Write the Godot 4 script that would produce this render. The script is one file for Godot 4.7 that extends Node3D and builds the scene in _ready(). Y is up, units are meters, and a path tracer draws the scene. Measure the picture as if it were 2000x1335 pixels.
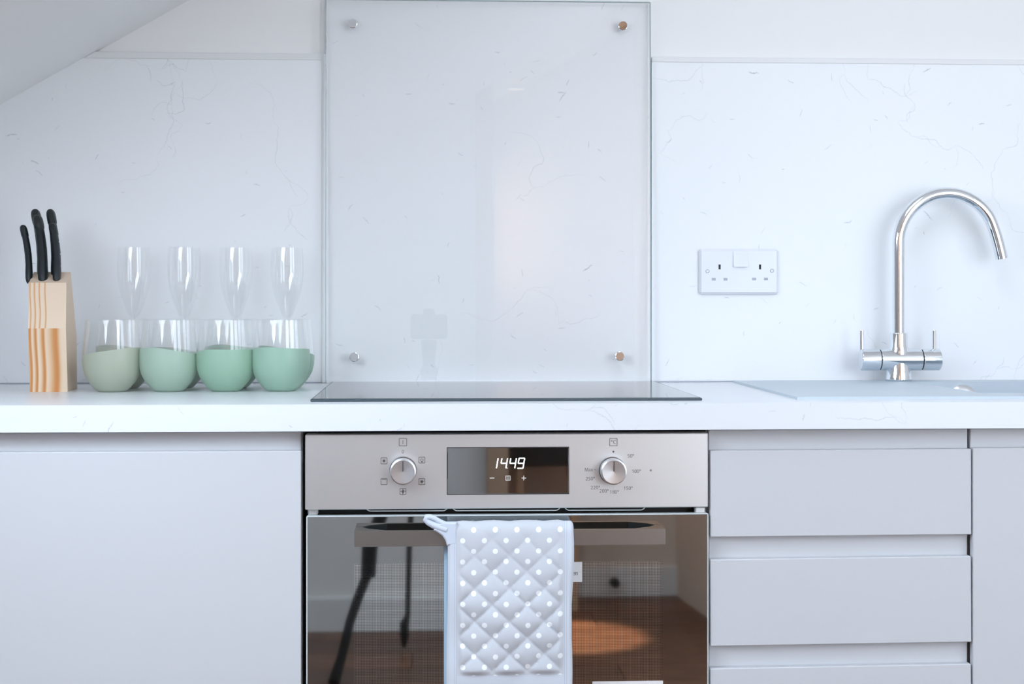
extends Node3D
# A kitchen run against a wall: worktop, oven, hob with glass splashback, tap, tumblers and a knife block.
# The photograph counts as 2000 x 1335 pixels. A pixel gives a direction; the depth z (metres in front of the back wall) comes from what the thing stands on.

const F := 3065.0        # focal length in pixels
const YH := 590.0        # the row of the eye level
const CZ := 2.912        # the camera's distance from the back wall
const EYE := 1.0588      # its height
const TURN := 0.05288    # it is turned a little to the right
const TOP := 0.91        # worktop height
const NEAR := 0.05
const ADDED_ROOFLIGHTS := [[0.2, 0.74, 0.75, 1.55], [-1.05, -0.45, 1.0, 2.1]]     # unseen roof windows, added for light from above: from and to along x, from and to along z

var M := {}
var taken := {}
var rng := RandomNumberGenerator.new()


# ---------------------------------------------------------------- helpers
func W(px: float, py: float, z: float) -> Vector3:
	var zz := CZ - z
	var x := zz * tan(atan((px - 1000.0) / F) + TURN)
	var d := x * sin(TURN) + zz * cos(TURN)
	return Vector3(x, EYE - (py - YH) * d / F, z)


func numbered(called: String) -> String:
	var n: int = taken.get(called, -1) + 1
	taken[called] = n
	return called if n == 0 else "%s_%03d" % [called, n]


func thing(called: String, label: String, category: String, at := Vector3.ZERO, group := "") -> Node3D:
	var o := Node3D.new()
	o.name = numbered(called)
	o.position = at
	add_child(o)
	tag(o, label, category, group)
	return o


func tag(o: Node, label: String, category: String, group := "") -> void:
	o.set_meta("label", label)
	o.set_meta("category", category)
	if group != "":
		o.set_meta("group", group)


func part(called: String, mesh: Mesh, material: Material, parent: Node3D, at := Vector3.ZERO, turn := Vector3.ZERO) -> MeshInstance3D:
	var o := MeshInstance3D.new()
	o.name = called
	o.mesh = mesh
	if material:
		o.material_override = material
	o.position = at
	o.rotation = turn
	o.cast_shadow = GeometryInstance3D.SHADOW_CASTING_SETTING_ON
	parent.add_child(o, true)
	return o


func structure(called: String, mesh: Mesh, material: Material, at := Vector3.ZERO, turn := Vector3.ZERO) -> MeshInstance3D:
	var o := part(called, mesh, material, self, at, turn)
	o.set_meta("kind", "structure")
	return o


func starts() -> SurfaceTool:
	var st := SurfaceTool.new()
	st.begin(Mesh.PRIMITIVE_TRIANGLES)
	return st


func tri(st: SurfaceTool, a: Vector3, b: Vector3, c: Vector3, out: Vector3) -> void:
	# flat triangle whose front looks along out (front faces run clockwise)
	var n := (b - a).cross(c - a)
	if n.length() < 1e-14:
		return
	n = n.normalized()
	if n.dot(out) < 0.0:
		n = -n
		var t := b
		b = c
		c = t
	for v in [a, c, b]:
		st.set_normal(n)
		st.add_vertex(v)


func quad(st: SurfaceTool, a: Vector3, b: Vector3, c: Vector3, d: Vector3, out: Vector3) -> void:
	tri(st, a, b, c, out)
	tri(st, a, c, d, out)


func add_box(st: SurfaceTool, lo: Vector3, hi: Vector3, bevel := 0.0) -> void:
	var mid := (lo + hi) / 2.0
	var h := (hi - lo) / 2.0
	var e := minf(bevel, minf(h.x, minf(h.y, h.z)) * 0.95)
	var P := func(sx: int, sy: int, sz: int, axis: int) -> Vector3:
		# corner point lying on the face across `axis`
		var v := Vector3(h.x - e, h.y - e, h.z - e)
		v[axis] = h[axis]
		return mid + Vector3(sx * v.x, sy * v.y, sz * v.z)
	for s in [-1, 1]:
		quad(st, P.call(s, -1, -1, 0), P.call(s, 1, -1, 0), P.call(s, 1, 1, 0), P.call(s, -1, 1, 0), Vector3(s, 0, 0))
		quad(st, P.call(-1, s, -1, 1), P.call(1, s, -1, 1), P.call(1, s, 1, 1), P.call(-1, s, 1, 1), Vector3(0, s, 0))
		quad(st, P.call(-1, -1, s, 2), P.call(1, -1, s, 2), P.call(1, 1, s, 2), P.call(-1, 1, s, 2), Vector3(0, 0, s))
	if e <= 0.0:
		return
	for a in [-1, 1]:
		for b in [-1, 1]:
			quad(st, P.call(a, b, -1, 0), P.call(a, b, 1, 0), P.call(a, b, 1, 1), P.call(a, b, -1, 1), Vector3(a, b, 0))
			quad(st, P.call(a, -1, b, 0), P.call(a, 1, b, 0), P.call(a, 1, b, 2), P.call(a, -1, b, 2), Vector3(a, 0, b))
			quad(st, P.call(-1, a, b, 1), P.call(1, a, b, 1), P.call(1, a, b, 2), P.call(-1, a, b, 2), Vector3(0, a, b))
			for c in [-1, 1]:
				tri(st, P.call(a, b, c, 0), P.call(a, b, c, 1), P.call(a, b, c, 2), Vector3(a, b, c))


func box(lo: Vector3, hi: Vector3, bevel := 0.0) -> ArrayMesh:
	var st := starts()
	add_box(st, lo, hi, bevel)
	return st.commit()


func pbox(x0: float, y0: float, x1: float, y1: float, zb: float, zf: float, bevel := 0.0) -> ArrayMesh:
	# a box whose front face fills those pixels at depth zf, from row y0 (top) to y1, back face at zb
	var m := (x0 + x1) / 2.0
	var a := W(x0, (y0 + y1) / 2.0, zf)
	var b := W(x1, (y0 + y1) / 2.0, zf)
	return box(Vector3(a.x, W(m, y1, zf).y, zb), Vector3(b.x, W(m, y0, zf).y, zf), bevel)


func prism(poly: PackedVector2Array, z0: float, z1: float, bevel := 0.0) -> ArrayMesh:
	# outline in x and y, extruded from z0 to z1, its front edge chamfered
	var st := starts()
	if Geometry2D.is_polygon_clockwise(poly):
		poly.reverse()
	var inner := poly
	if bevel > 0.0:
		var r := Geometry2D.offset_polygon(poly, -bevel, Geometry2D.JOIN_MITER)
		if r.size() == 1 and r[0].size() == poly.size():
			inner = r[0]
			# line the inset outline up with the outer one
			var best := 0
			for k in inner.size():
				if inner[k].distance_to(poly[0]) < inner[best].distance_to(poly[0]):
					best = k
			var turned := PackedVector2Array()
			for k in inner.size():
				turned.append(inner[(best + k) % inner.size()])
			if Geometry2D.is_polygon_clockwise(turned):
				turned.reverse()
			inner = turned
		else:
			bevel = 0.0
	for pair in [[poly, z0, -1.0], [inner, z1, 1.0]]:
		var p: PackedVector2Array = pair[0]
		var ix := Geometry2D.triangulate_polygon(p)
		for k in range(0, ix.size(), 3):
			var a := p[ix[k]]
			var b := p[ix[k + 1]]
			var c := p[ix[k + 2]]
			tri(st, Vector3(a.x, a.y, pair[1]), Vector3(b.x, b.y, pair[1]), Vector3(c.x, c.y, pair[1]), Vector3(0, 0, pair[2]))
	var n := poly.size()
	for k in n:
		var a := poly[k]
		var b := poly[(k + 1) % n]
		var out := Vector3((b - a).y, -(b - a).x, 0)
		var zf := z1 - bevel
		quad(st, Vector3(a.x, a.y, z0), Vector3(b.x, b.y, z0), Vector3(b.x, b.y, zf), Vector3(a.x, a.y, zf), out)
		if bevel > 0.0:
			var c := inner[k]
			var d := inner[(k + 1) % n]
			quad(st, Vector3(a.x, a.y, zf), Vector3(b.x, b.y, zf), Vector3(d.x, d.y, z1), Vector3(c.x, c.y, z1), out + Vector3(0, 0, 0.001))
	return st.commit()


func grid(st: SurfaceTool, rows: Array, uvs := [], closed := false) -> void:
	# smooth sheet through rows of points; uvs holds a row of Vector2 for each row of points
	var n: int = rows[0].size()
	var at := []
	for i in rows.size():
		var line := []
		for j in n:
			var j0 := (j - 1 + n) % n if closed else maxi(j - 1, 0)
			var j1 := (j + 1) % n if closed else mini(j + 1, n - 1)
			var du: Vector3 = rows[i][j1] - rows[i][j0]
			var dv: Vector3 = rows[mini(i + 1, rows.size() - 1)][j] - rows[maxi(i - 1, 0)][j]
			line.append(dv.cross(du).normalized())
		at.append(line)
	var last := n if closed else n - 1
	for i in rows.size() - 1:
		for j in last:
			var k := (j + 1) % n
			for c in [[i, j], [i, k], [i + 1, k], [i, j], [i + 1, k], [i + 1, j]]:
				st.set_normal(at[c[0]][c[1]])
				if uvs.size():
					st.set_uv(uvs[c[0]][c[1]])
				st.add_vertex(rows[c[0]][c[1]])


func lathe(profile: Array, segments := 48) -> ArrayMesh:
	# profile: [radius, height] from the bottom up on the outside, then back down on the inside if it is hollow
	var st := starts()
	var rows := []
	for p in profile:
		var row := []
		for k in segments:
			var t := TAU * k / segments
			row.append(Vector3(p[0] * cos(t), p[1], p[0] * sin(t)))
		rows.append(row)
	grid(st, rows, [], true)
	return st.commit()


func add_tube(st: SurfaceTool, path: Array, radii: Array, segments := 20, wide := 1.0, caps := true) -> void:
	# a round bar along a path; wide stretches it along z
	var rows := []
	for i in path.size():
		var d: Vector3 = (path[mini(i + 1, path.size() - 1)] - path[maxi(i - 1, 0)]).normalized()
		var side := Vector3(0, 0, 1) if absf(d.z) < 0.9 else Vector3(1, 0, 0)
		var u := side.cross(d).normalized()
		var v := d.cross(u).normalized()
		var row := []
		for k in segments:
			var t := TAU * k / segments
			row.append(path[i] + u * cos(t) * radii[i] + v * sin(t) * radii[i] * wide)
		rows.append(row)
	grid(st, rows, [], true)
	if caps:
		for e in [0, path.size() - 1]:
			var mid: Vector3 = path[e]
			var out: Vector3 = path[e] - path[1 if e == 0 else e - 1]
			for k in segments:
				tri(st, mid, rows[e][k], rows[e][(k + 1) % segments], out)


func tube(path: Array, radii: Array, segments := 20, wide := 1.0) -> ArrayMesh:
	var st := starts()
	add_tube(st, path, radii, segments, wide)
	return st.commit()


func same(r: float, n: int) -> Array:
	var a := []
	for k in n:
		a.append(r)
	return a


func disc(r: float, depth: float, bevel: float, segments := 40) -> ArrayMesh:
	# a round plate lying across z, from z = 0 to z = depth
	var st := starts()
	var prof := [[r, 0.0], [r, depth - bevel], [r - bevel * 0.3, depth - bevel * 0.3], [r - bevel, depth], [0.0, depth]]
	for i in prof.size() - 1:
		for k in segments:
			var a := TAU * k / segments
			var b := TAU * (k + 1) / segments
			var p: Array = prof[i]
			var q: Array = prof[i + 1]
			var m := (a + b) / 2.0
			quad(st, Vector3(p[0] * cos(a), p[0] * sin(a), p[1]), Vector3(p[0] * cos(b), p[0] * sin(b), p[1]), Vector3(q[0] * cos(b), q[0] * sin(b), q[1]), Vector3(q[0] * cos(a), q[0] * sin(a), q[1]), Vector3(cos(m) * 0.2, sin(m) * 0.2, 0.2 if i > 0 else 0.0))
	return st.commit()


func letters(words: String, height: float, bold := false) -> TextMesh:
	var t := TextMesh.new()
	var f := SystemFont.new()
	f.font_names = PackedStringArray(["Droid Sans"])
	if bold:
		f.font_weight = 700
	t.font = f
	t.text = words
	t.font_size = 32
	t.pixel_size = height / 23.0
	t.depth = 0.0003
	return t


func mat(called: String, color: Color, rough: float, metal := 0.0) -> StandardMaterial3D:
	var m := StandardMaterial3D.new()
	m.resource_name = called
	m.albedo_color = color
	m.roughness = rough
	m.metallic = metal
	M[called] = m
	return m


func c8(r: int, g: int, b: int) -> Color:
	return Color8(r, g, b)


# ---------------------------------------------------------------- computed textures
func stroke(im: Image, x: float, y: float, direction: float, length: float, strength: float, wander: float, width := 1) -> Vector2:
	var ink := Color8(120, 128, 138)
	var n := im.get_width()
	var step := 0
	while step < length:
		x += cos(direction)
		y += sin(direction)
		direction += rng.randf_range(-wander, wander)
		var a := 1.3 * strength * (0.35 + 0.65 * sin(PI * (step + 1) / (length + 1))) * rng.randf_range(0.45, 1.0)
		for w in width:
			var px := posmod(int(x), n)
			var py := posmod(int(y) + w, n)
			im.set_pixel(px, py, im.get_pixel(px, py).lerp(ink, a))
		step += 1
	return Vector2(x, y)


func marble_texture() -> ImageTexture:
	# white laminate with sparse hairlines, 2.2 m to a side
	var im := Image.create(2048, 2048, false, Image.FORMAT_RGB8)
	im.fill(Color8(255, 255, 255))
	# faint veins that wander and fork
	for k in 64:
		var p := Vector2(rng.randf() * 2048, rng.randf() * 2048)
		var dir := rng.randf() * TAU
		for s in rng.randi_range(2, 5):
			var q := stroke(im, p.x, p.y, dir, rng.randf_range(30, 110), rng.randf_range(0.06, 0.19), 0.3)
			if rng.randf() < 0.5:
				stroke(im, q.x, q.y, dir + rng.randf_range(-1.2, 1.2), rng.randf_range(15, 60), rng.randf_range(0.06, 0.18), 0.25)
			p = q
			dir += rng.randf_range(-0.7, 0.7)
	# short ticks
	for k in 800:
		stroke(im, rng.randf() * 2048, rng.randf() * 2048, rng.randf() * TAU, rng.randf_range(2, 17), rng.randf_range(0.06, 0.34), 0.25)
	for k in 90:
		stroke(im, rng.randf() * 2048, rng.randf() * 2048, rng.randf_range(-0.8, 0.8), rng.randf_range(6, 22), rng.randf_range(0.14, 0.36), 0.2, 2)
	return ImageTexture.create_from_image(im)


func glove_texture() -> ImageTexture:
	# print of the oven glove, four texels to a photo pixel: x 866..1126, y 1000..1400
	var im := Image.create(1040, 1600, false, Image.FORMAT_RGB8)
	im.fill(c8(202, 205, 211))
	for r in 19:
		var y := 1034.0 + 20.4 * r
		var x0 := 925.0 if r % 2 == 0 else 903.7
		for k in 5:
			var x := x0 + 42.3 * k
			if x > 1098.0:
				continue
			var c := Vector2((x - 866.0) * 4.0, (y - 1000.0) * 4.0)
			for i in range(-22, 23):
				for j in range(-22, 23):
					if i * i + j * j < 430 and c.y + j < 1600:
						im.set_pixel(int(c.x) + i, int(c.y) + j, c8(245, 247, 250))
	# plain binding down both sides and along the hem
	im.fill_rect(Rect2i(0, 0, 104, 1600), c8(210, 215, 224))
	im.fill_rect(Rect2i(942, 0, 98, 1600), c8(210, 215, 224))
	im.fill_rect(Rect2i(104, 1266, 838, 334), c8(210, 215, 224))
	for x in [88, 100, 946, 962]:
		im.fill_rect(Rect2i(x, 0, 3, 1600), c8(176, 184, 198))
	return ImageTexture.create_from_image(im)


func pine_texture(bold: bool) -> ImageTexture:
	var im := Image.create(256, 384, false, Image.FORMAT_RGB8)
	var lines := [[0.05, 0.02], [0.17, 0.022], [0.30, 0.02], [0.45, 0.02]] if not bold else [[0.06, 0.05], [0.21, 0.045], [0.41, 0.06], [0.74, 0.13]]
	for y in 384:
		for x in 256:
			var u := x / 256.0
			var v := y / 384.0
			u += 0.018 * sin(v * 5.0 + 1.0) + (0.03 * v * v if bold else 0.0)
			var k := 0.0
			for l in lines:
				var d: float = (u - l[0]) / l[1]
				# sharp on one side, soft on the other, as late wood is
				k = maxf(k, exp(-d * d * (0.7 if d < 0.0 else 2.5)))
			k = clampf(k * (1.0 if bold else 0.7) + 0.04 * sin(u * 190.0 + 3.0 * sin(v * 4.0)), 0.0, 1.0)
			im.set_pixel(x, y, c8(236, 212, 186).lerp(c8(206, 136, 74), k))
	return ImageTexture.create_from_image(im)


func screen_texture() -> ImageTexture:
	# one cell of the mirror mesh on the oven window: bright lines, darker between
	var im := Image.create(16, 16, false, Image.FORMAT_RGB8)
	im.fill(Color(0.60, 0.61, 0.60))
	for k in 16:
		for w in 4:
			im.set_pixel(k, w, Color(0.97, 0.97, 0.96))
			im.set_pixel(w, k, Color(0.97, 0.97, 0.96))
	return ImageTexture.create_from_image(im)


func noise(frequency: float, a: Color, b: Color, seed_: int, octaves := 4) -> NoiseTexture2D:
	var t := NoiseTexture2D.new()
	var n := FastNoiseLite.new()
	n.seed = seed_
	n.frequency = frequency
	n.fractal_octaves = octaves
	t.noise = n
	t.width = 512
	t.height = 512
	t.seamless = true
	var g := Gradient.new()
	g.set_color(0, a)
	g.set_color(1, b)
	t.color_ramp = g
	return t


func materials() -> void:
	mat("wall_paint", c8(246, 245, 244), 0.9)
	mat("warm_lit_hall_paint", c8(232, 218, 206), 0.9)  # the warm light of the hall is put into this wall colour
	mat("white_gloss", c8(236, 236, 236), 0.4)
	mat("cabinet_lacquer", c8(209, 210, 213), 0.5)
	mat("carcass_board", c8(210, 208, 208), 0.7)
	mat("chrome", c8(236, 240, 244), 0.04, 1.0)
	mat("steel", c8(228, 228, 228), 0.42, 1.0)
	mat("handle_steel", c8(168, 164, 159), 0.3, 1.0)
	mat("knob_steel", c8(238, 240, 244), 0.28, 1.0)
	mat("black_metal", c8(16, 17, 18), 0.5)
	mat("dark_ring", c8(42, 38, 38), 0.35)
	mat("oven_glass", c8(176, 178, 176), 0.03, 1.0)
	mat("display_glass", c8(170, 173, 173), 0.03, 1.0)
	mat("glass_rim", c8(214, 220, 220), 0.4, 0.0)
	mat("print_grey", c8(92, 82, 78), 0.7)
	mat("hob_glass", c8(9, 11, 13), 0.03)
	M.hob_glass.metallic_specular = 0.7
	mat("hob_bevel", c8(88, 100, 108), 0.25, 0.5)
	mat("sink_composite", c8(204, 214, 222), 0.45)
	mat("socket_plastic", c8(238, 239, 244), 0.3)
	mat("slot_grey", c8(178, 182, 192), 0.5)
	mat("slot_black", c8(40, 44, 50), 0.6)
	mat("knife_handle", c8(26, 34, 38), 0.38)
	mat("pine", c8(232, 208, 184), 0.6)
	mat("paper", c8(240, 236, 234), 0.7)
	mat("tripod_black", c8(6, 6, 6), 0.9)
	mat("dark_wood", c8(46, 40, 38), 0.5)
	mat("beech", c8(206, 174, 146), 0.5)
	mat("glove_lining", c8(176, 204, 224), 0.9)
	mat("glove_binding", c8(208, 216, 228), 0.9)
	for k in 2:
		var p := mat("pine_front_%d" % k, Color.WHITE, 0.55)
		p.albedo_texture = pine_texture(k == 1)
		p.texture_repeat = false
	var marble := marble_texture()
	var n := 0
	for called in ["marble_worktop", "marble_beside_block", "marble_behind_glass", "marble_beside_tap"]:
		var m := mat(called, c8(234, 237, 240) if n == 0 else c8(245, 246, 248), 0.3 if n == 0 else 0.4)
		m.albedo_texture = marble
		m.uv1_triplanar = true
		m.uv1_world_triplanar = true
		m.uv1_triplanar_sharpness = 8.0
		m.uv1_scale = Vector3.ONE / 2.2
		m.uv1_offset = Vector3(0.31 * n, 0.17 * n, 0.23 * n)
		n += 1
	var glove := mat("glove_cloth", Color.WHITE, 0.95)
	glove.albedo_texture = glove_texture()
	glove.rim_enabled = true
	glove.rim = 0.25
	var screen := mat("oven_screen", Color(0.95, 0.95, 0.95), 0.03, 1.0)
	screen.albedo_texture = screen_texture()
	# glass: panes and vessels are thin sheets
	for g in [["clear_glass", c8(235, 242, 242), 0.02], ["pane_glass", c8(225, 234, 234), 0.015], ["window_glass", c8(240, 244, 246), 0.02]]:
		var m := mat(g[0], Color(g[1].r, g[1].g, g[1].b, g[2]), 0.0)
		m.transparency = BaseMaterial3D.TRANSPARENCY_ALPHA
	mat("glass_edge", c8(176, 196, 196), 0.15)
	var lit_tints := [c8(180, 189, 168), c8(172, 197, 176), c8(156, 194, 168), c8(160, 196, 173)]  # same glassware; the differing tints paint how light falls on each
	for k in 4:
		var f := mat("frosted_green_lit_%d" % k, lit_tints[k], 0.36)
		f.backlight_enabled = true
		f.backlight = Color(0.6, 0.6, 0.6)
	var lit := mat("display_light", Color.WHITE, 0.5)
	lit.emission_enabled = true
	lit.emission = Color(1, 1, 1)
	lit.emission_energy_multiplier = 1.1
	var icon := mat("display_icon_light", Color(0.5, 0.5, 0.5), 0.5)
	icon.emission_enabled = true
	icon.emission = Color(1, 1, 1)
	icon.emission_energy_multiplier = 0.55
	var lamp := mat("lamp_light", Color.WHITE, 0.5)
	lamp.emission_enabled = true
	lamp.emission = Color(1.0, 0.85, 0.68)
	lamp.emission_energy_multiplier = 1.2
	for k in 4:
		var w := mat("oak_plank_%d" % k, Color.WHITE, 0.42)
		w.albedo_texture = noise(0.018, c8([76, 84, 68, 90][k], [50, 56, 46, 60][k], [37, 41, 35, 44][k]), c8([136, 146, 124, 152][k], [97, 103, 90, 107][k], [73, 77, 68, 80][k]), 7 + k)
		w.uv1_triplanar = true
		w.uv1_world_triplanar = true
		w.uv1_scale = Vector3(0.7, 5.0, 5.0)


# ---------------------------------------------------------------- the room
func room() -> void:
	# kitchen wall
	structure("wall_back", box(Vector3(-2.15, 0, -0.15), Vector3(2.65, 2.6, 0.0)), M.wall_paint)
	structure("wall_left", box(Vector3(-2.15, 0, 0.0), Vector3(-2.0, 0.9, 4.2)), M.wall_paint)
	# the sloping ceiling meets the kitchen wall where the photo shows its edge
	var k := W(189, 101.5, 0.0)
	var rise := 0.575
	var hx := k.x + (2.4 - k.y) / rise
	var roof := starts()
	var A: Array = ADDED_ROOFLIGHTS[0]
	var B: Array = ADDED_ROOFLIGHTS[1]
	var cut := -0.3        # the slope in two bays, an added roof window in each
	for q in [[cut, hx, 0.0, A[2]], [cut, hx, A[3], 4.2], [cut, A[0], A[2], A[3]], [A[1], hx, A[2], A[3]], [-2.15, cut, 0.0, B[2]], [-2.15, cut, B[3], 4.2], [-2.15, B[0], B[2], B[3]], [B[1], cut, B[2], B[3]]]:
		var ya: float = k.y + (q[0] - k.x) * rise
		var yb: float = k.y + (q[1] - k.x) * rise
		roof.append_from(prism(PackedVector2Array([Vector2(q[0], ya), Vector2(q[1], yb), Vector2(q[1], yb + 0.16), Vector2(q[0], ya + 0.16)]), q[2], q[3]), 0, Transform3D())
	structure("ceiling", roof.commit(), M.wall_paint)
	for n in 2:  # unseen roof windows, placed to brighten the worktop
		var q: Array = ADDED_ROOFLIGHTS[n]
		var rm := Vector2((q[0] + q[1]) / 2, 0)
		rm.y = k.y + (rm.x - k.x) * rise
		var rw := window_frame("window_%d" % (n + 3), Vector3(rm.x - 0.05, rm.y + 0.085, (q[2] + q[3]) / 2), q[3] - q[2], (q[1] - q[0]) * sqrt(1.0 + rise * rise) - 0.02, 0.0)
		rw.basis = Basis(Vector3(0, 0, -1), Vector3(1, rise, 0).normalized(), Vector3(rise, -1, 0).normalized())
	structure("ceiling_001", box(Vector3(hx, 2.4, 0.0), Vector3(2.65, 2.55, 4.2)), M.wall_paint)
	# wall behind the camera: a stretch of wall, a recess to the hall and a stretch with a window
	structure("wall_recess", box(Vector3(0.1, 0, 3.92), Vector3(1.1, 2.6, 4.05)), M.warm_lit_hall_paint)
	structure("wall_recess_left", box(Vector3(0.11, 0, 3.5), Vector3(0.25, 2.6, 3.92)), M.warm_lit_hall_paint)
	structure("wall_recess_right", prism2([Vector2(0.89, 3.92), Vector2(0.97, 3.2), Vector2(1.1, 3.2), Vector2(1.1, 3.92)], 0.0, 2.6), M.warm_lit_hall_paint)
	var w := [1.2, 2.2, 0.45, 2.15]
	window_wall("wall_window", true, 3.2, 1.1, 2.65, w, M.wall_paint)
	var r := [2.0, 3.05, 0.5, 2.15]
	window_wall("wall_right", false, 2.5, 0.0, 3.34, r, M.wall_paint)
	structure("wall_front", box(Vector3(-2.15, 0, 3.36), Vector3(0.25, 2.6, 3.5)), M.wall_paint)
	window_frame("window_1", Vector3((w[0] + w[1]) / 2, (w[2] + w[3]) / 2, 3.27), w[1] - w[0], w[3] - w[2], 0.0)
	window_frame("window_2", Vector3(2.57, (r[2] + r[3]) / 2, (r[0] + r[1]) / 2), r[1] - r[0], r[3] - r[2], PI / 2)
	# skirting boards and a door lining
	structure("baseboard_front", box(Vector3(-2.0, 0, 3.342), Vector3(0.17, 0.11, 3.36), 0.004), M.white_gloss)
	structure("baseboard_recess", box(Vector3(0.25, 0, 3.9), Vector3(0.9, 0.11, 3.92), 0.004), M.white_gloss)
	structure("trim_1", box(Vector3(0.185, 0, 3.335), Vector3(0.255, 2.05, 3.36), 0.004), M.beech)
	# planked floor, boards running along the units
	var f := structure("floor", box(Vector3(-2.15, -0.1, 0.0), Vector3(2.65, -0.012, 4.2)), M.dark_wood)
	var boards := []
	for v in 2:
		boards.append(box(Vector3(0.0015, -0.012, 0.0015), Vector3(1.1985 if v == 0 else 0.7985, 0.0, 0.1885), 0.002))
	var row := 0
	var z := 0.0
	while z < 4.0:
		var x: float = -2.15 - [0.0, 0.5, 0.9, 0.3][row % 4]
		while x < 2.6:
			part("plank", boards[0], M["oak_plank_%d" % rng.randi_range(0, 3)], f, Vector3(x, 0, z))
			x += 1.2
		z += 0.19
		row += 1


func prism2(p: Array, y0: float, y1: float) -> ArrayMesh:
	# outline in x and z, standing from y0 to y1
	var st := starts()
	var mid := Vector2.ZERO
	for v in p:
		mid += v / p.size()
	for k in p.size():
		var a: Vector2 = p[k]
		var b: Vector2 = p[(k + 1) % p.size()]
		var o := (a + b) / 2.0 - mid
		quad(st, Vector3(a.x, y0, a.y), Vector3(b.x, y0, b.y), Vector3(b.x, y1, b.y), Vector3(a.x, y1, a.y), Vector3(o.x, 0, o.y))
	var ix := Geometry2D.triangulate_polygon(PackedVector2Array(p))
	for y in [[y0, -1.0], [y1, 1.0]]:
		for k in range(0, ix.size(), 3):
			tri(st, Vector3(p[ix[k]].x, y[0], p[ix[k]].y), Vector3(p[ix[k + 1]].x, y[0], p[ix[k + 1]].y), Vector3(p[ix[k + 2]].x, y[0], p[ix[k + 2]].y), Vector3(0, y[1], 0))
	return st.commit()


func window_wall(called: String, across_x: bool, at: float, a: float, b: float, o: Array, m: Material) -> void:
	# wall 0.14 m thick with one opening: o = [from, to, sill, head]
	var st := starts()
	for s in [[a, o[0], 0.0, 2.6], [o[1], b, 0.0, 2.6], [o[0], o[1], 0.0, o[2]], [o[0], o[1], o[3], 2.6]]:
		if across_x:
			add_box(st, Vector3(s[0], s[2], at), Vector3(s[1], s[3], at + 0.14))
		else:
			add_box(st, Vector3(at, s[2], s[0]), Vector3(at + 0.15, s[3], s[1]))
	structure(called, st.commit(), m)


func window_frame(called: String, mid: Vector3, w: float, h: float, turn: float) -> Node3D:
	var o := Node3D.new()
	o.name = called
	o.position = mid
	o.rotation.y = turn
	o.set_meta("kind", "structure")
	add_child(o)
	var st := starts()
	for s in [-1, 1]:
		add_box(st, Vector3(s * w / 2 - 0.03, -h / 2, -0.03), Vector3(s * w / 2 + 0.03, h / 2, 0.03), 0.004)
		add_box(st, Vector3(-w / 2, s * h / 2 - 0.03, -0.03), Vector3(w / 2, s * h / 2 + 0.03, 0.03), 0.004)
	add_box(st, Vector3(-0.035, -h / 2, -0.03), Vector3(0.035, h / 2, 0.03), 0.004)
	part("window_frame", st.commit(), M.white_gloss, o)
	for s in [-1, 1]:
		part("pane", box(Vector3(s * w / 4 - w / 4 + 0.03, -h / 2 + 0.03, -0.003), Vector3(s * w / 4 + w / 4 - 0.03, h / 2 - 0.03, 0.003)), M.window_glass, o)
	return o


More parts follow.
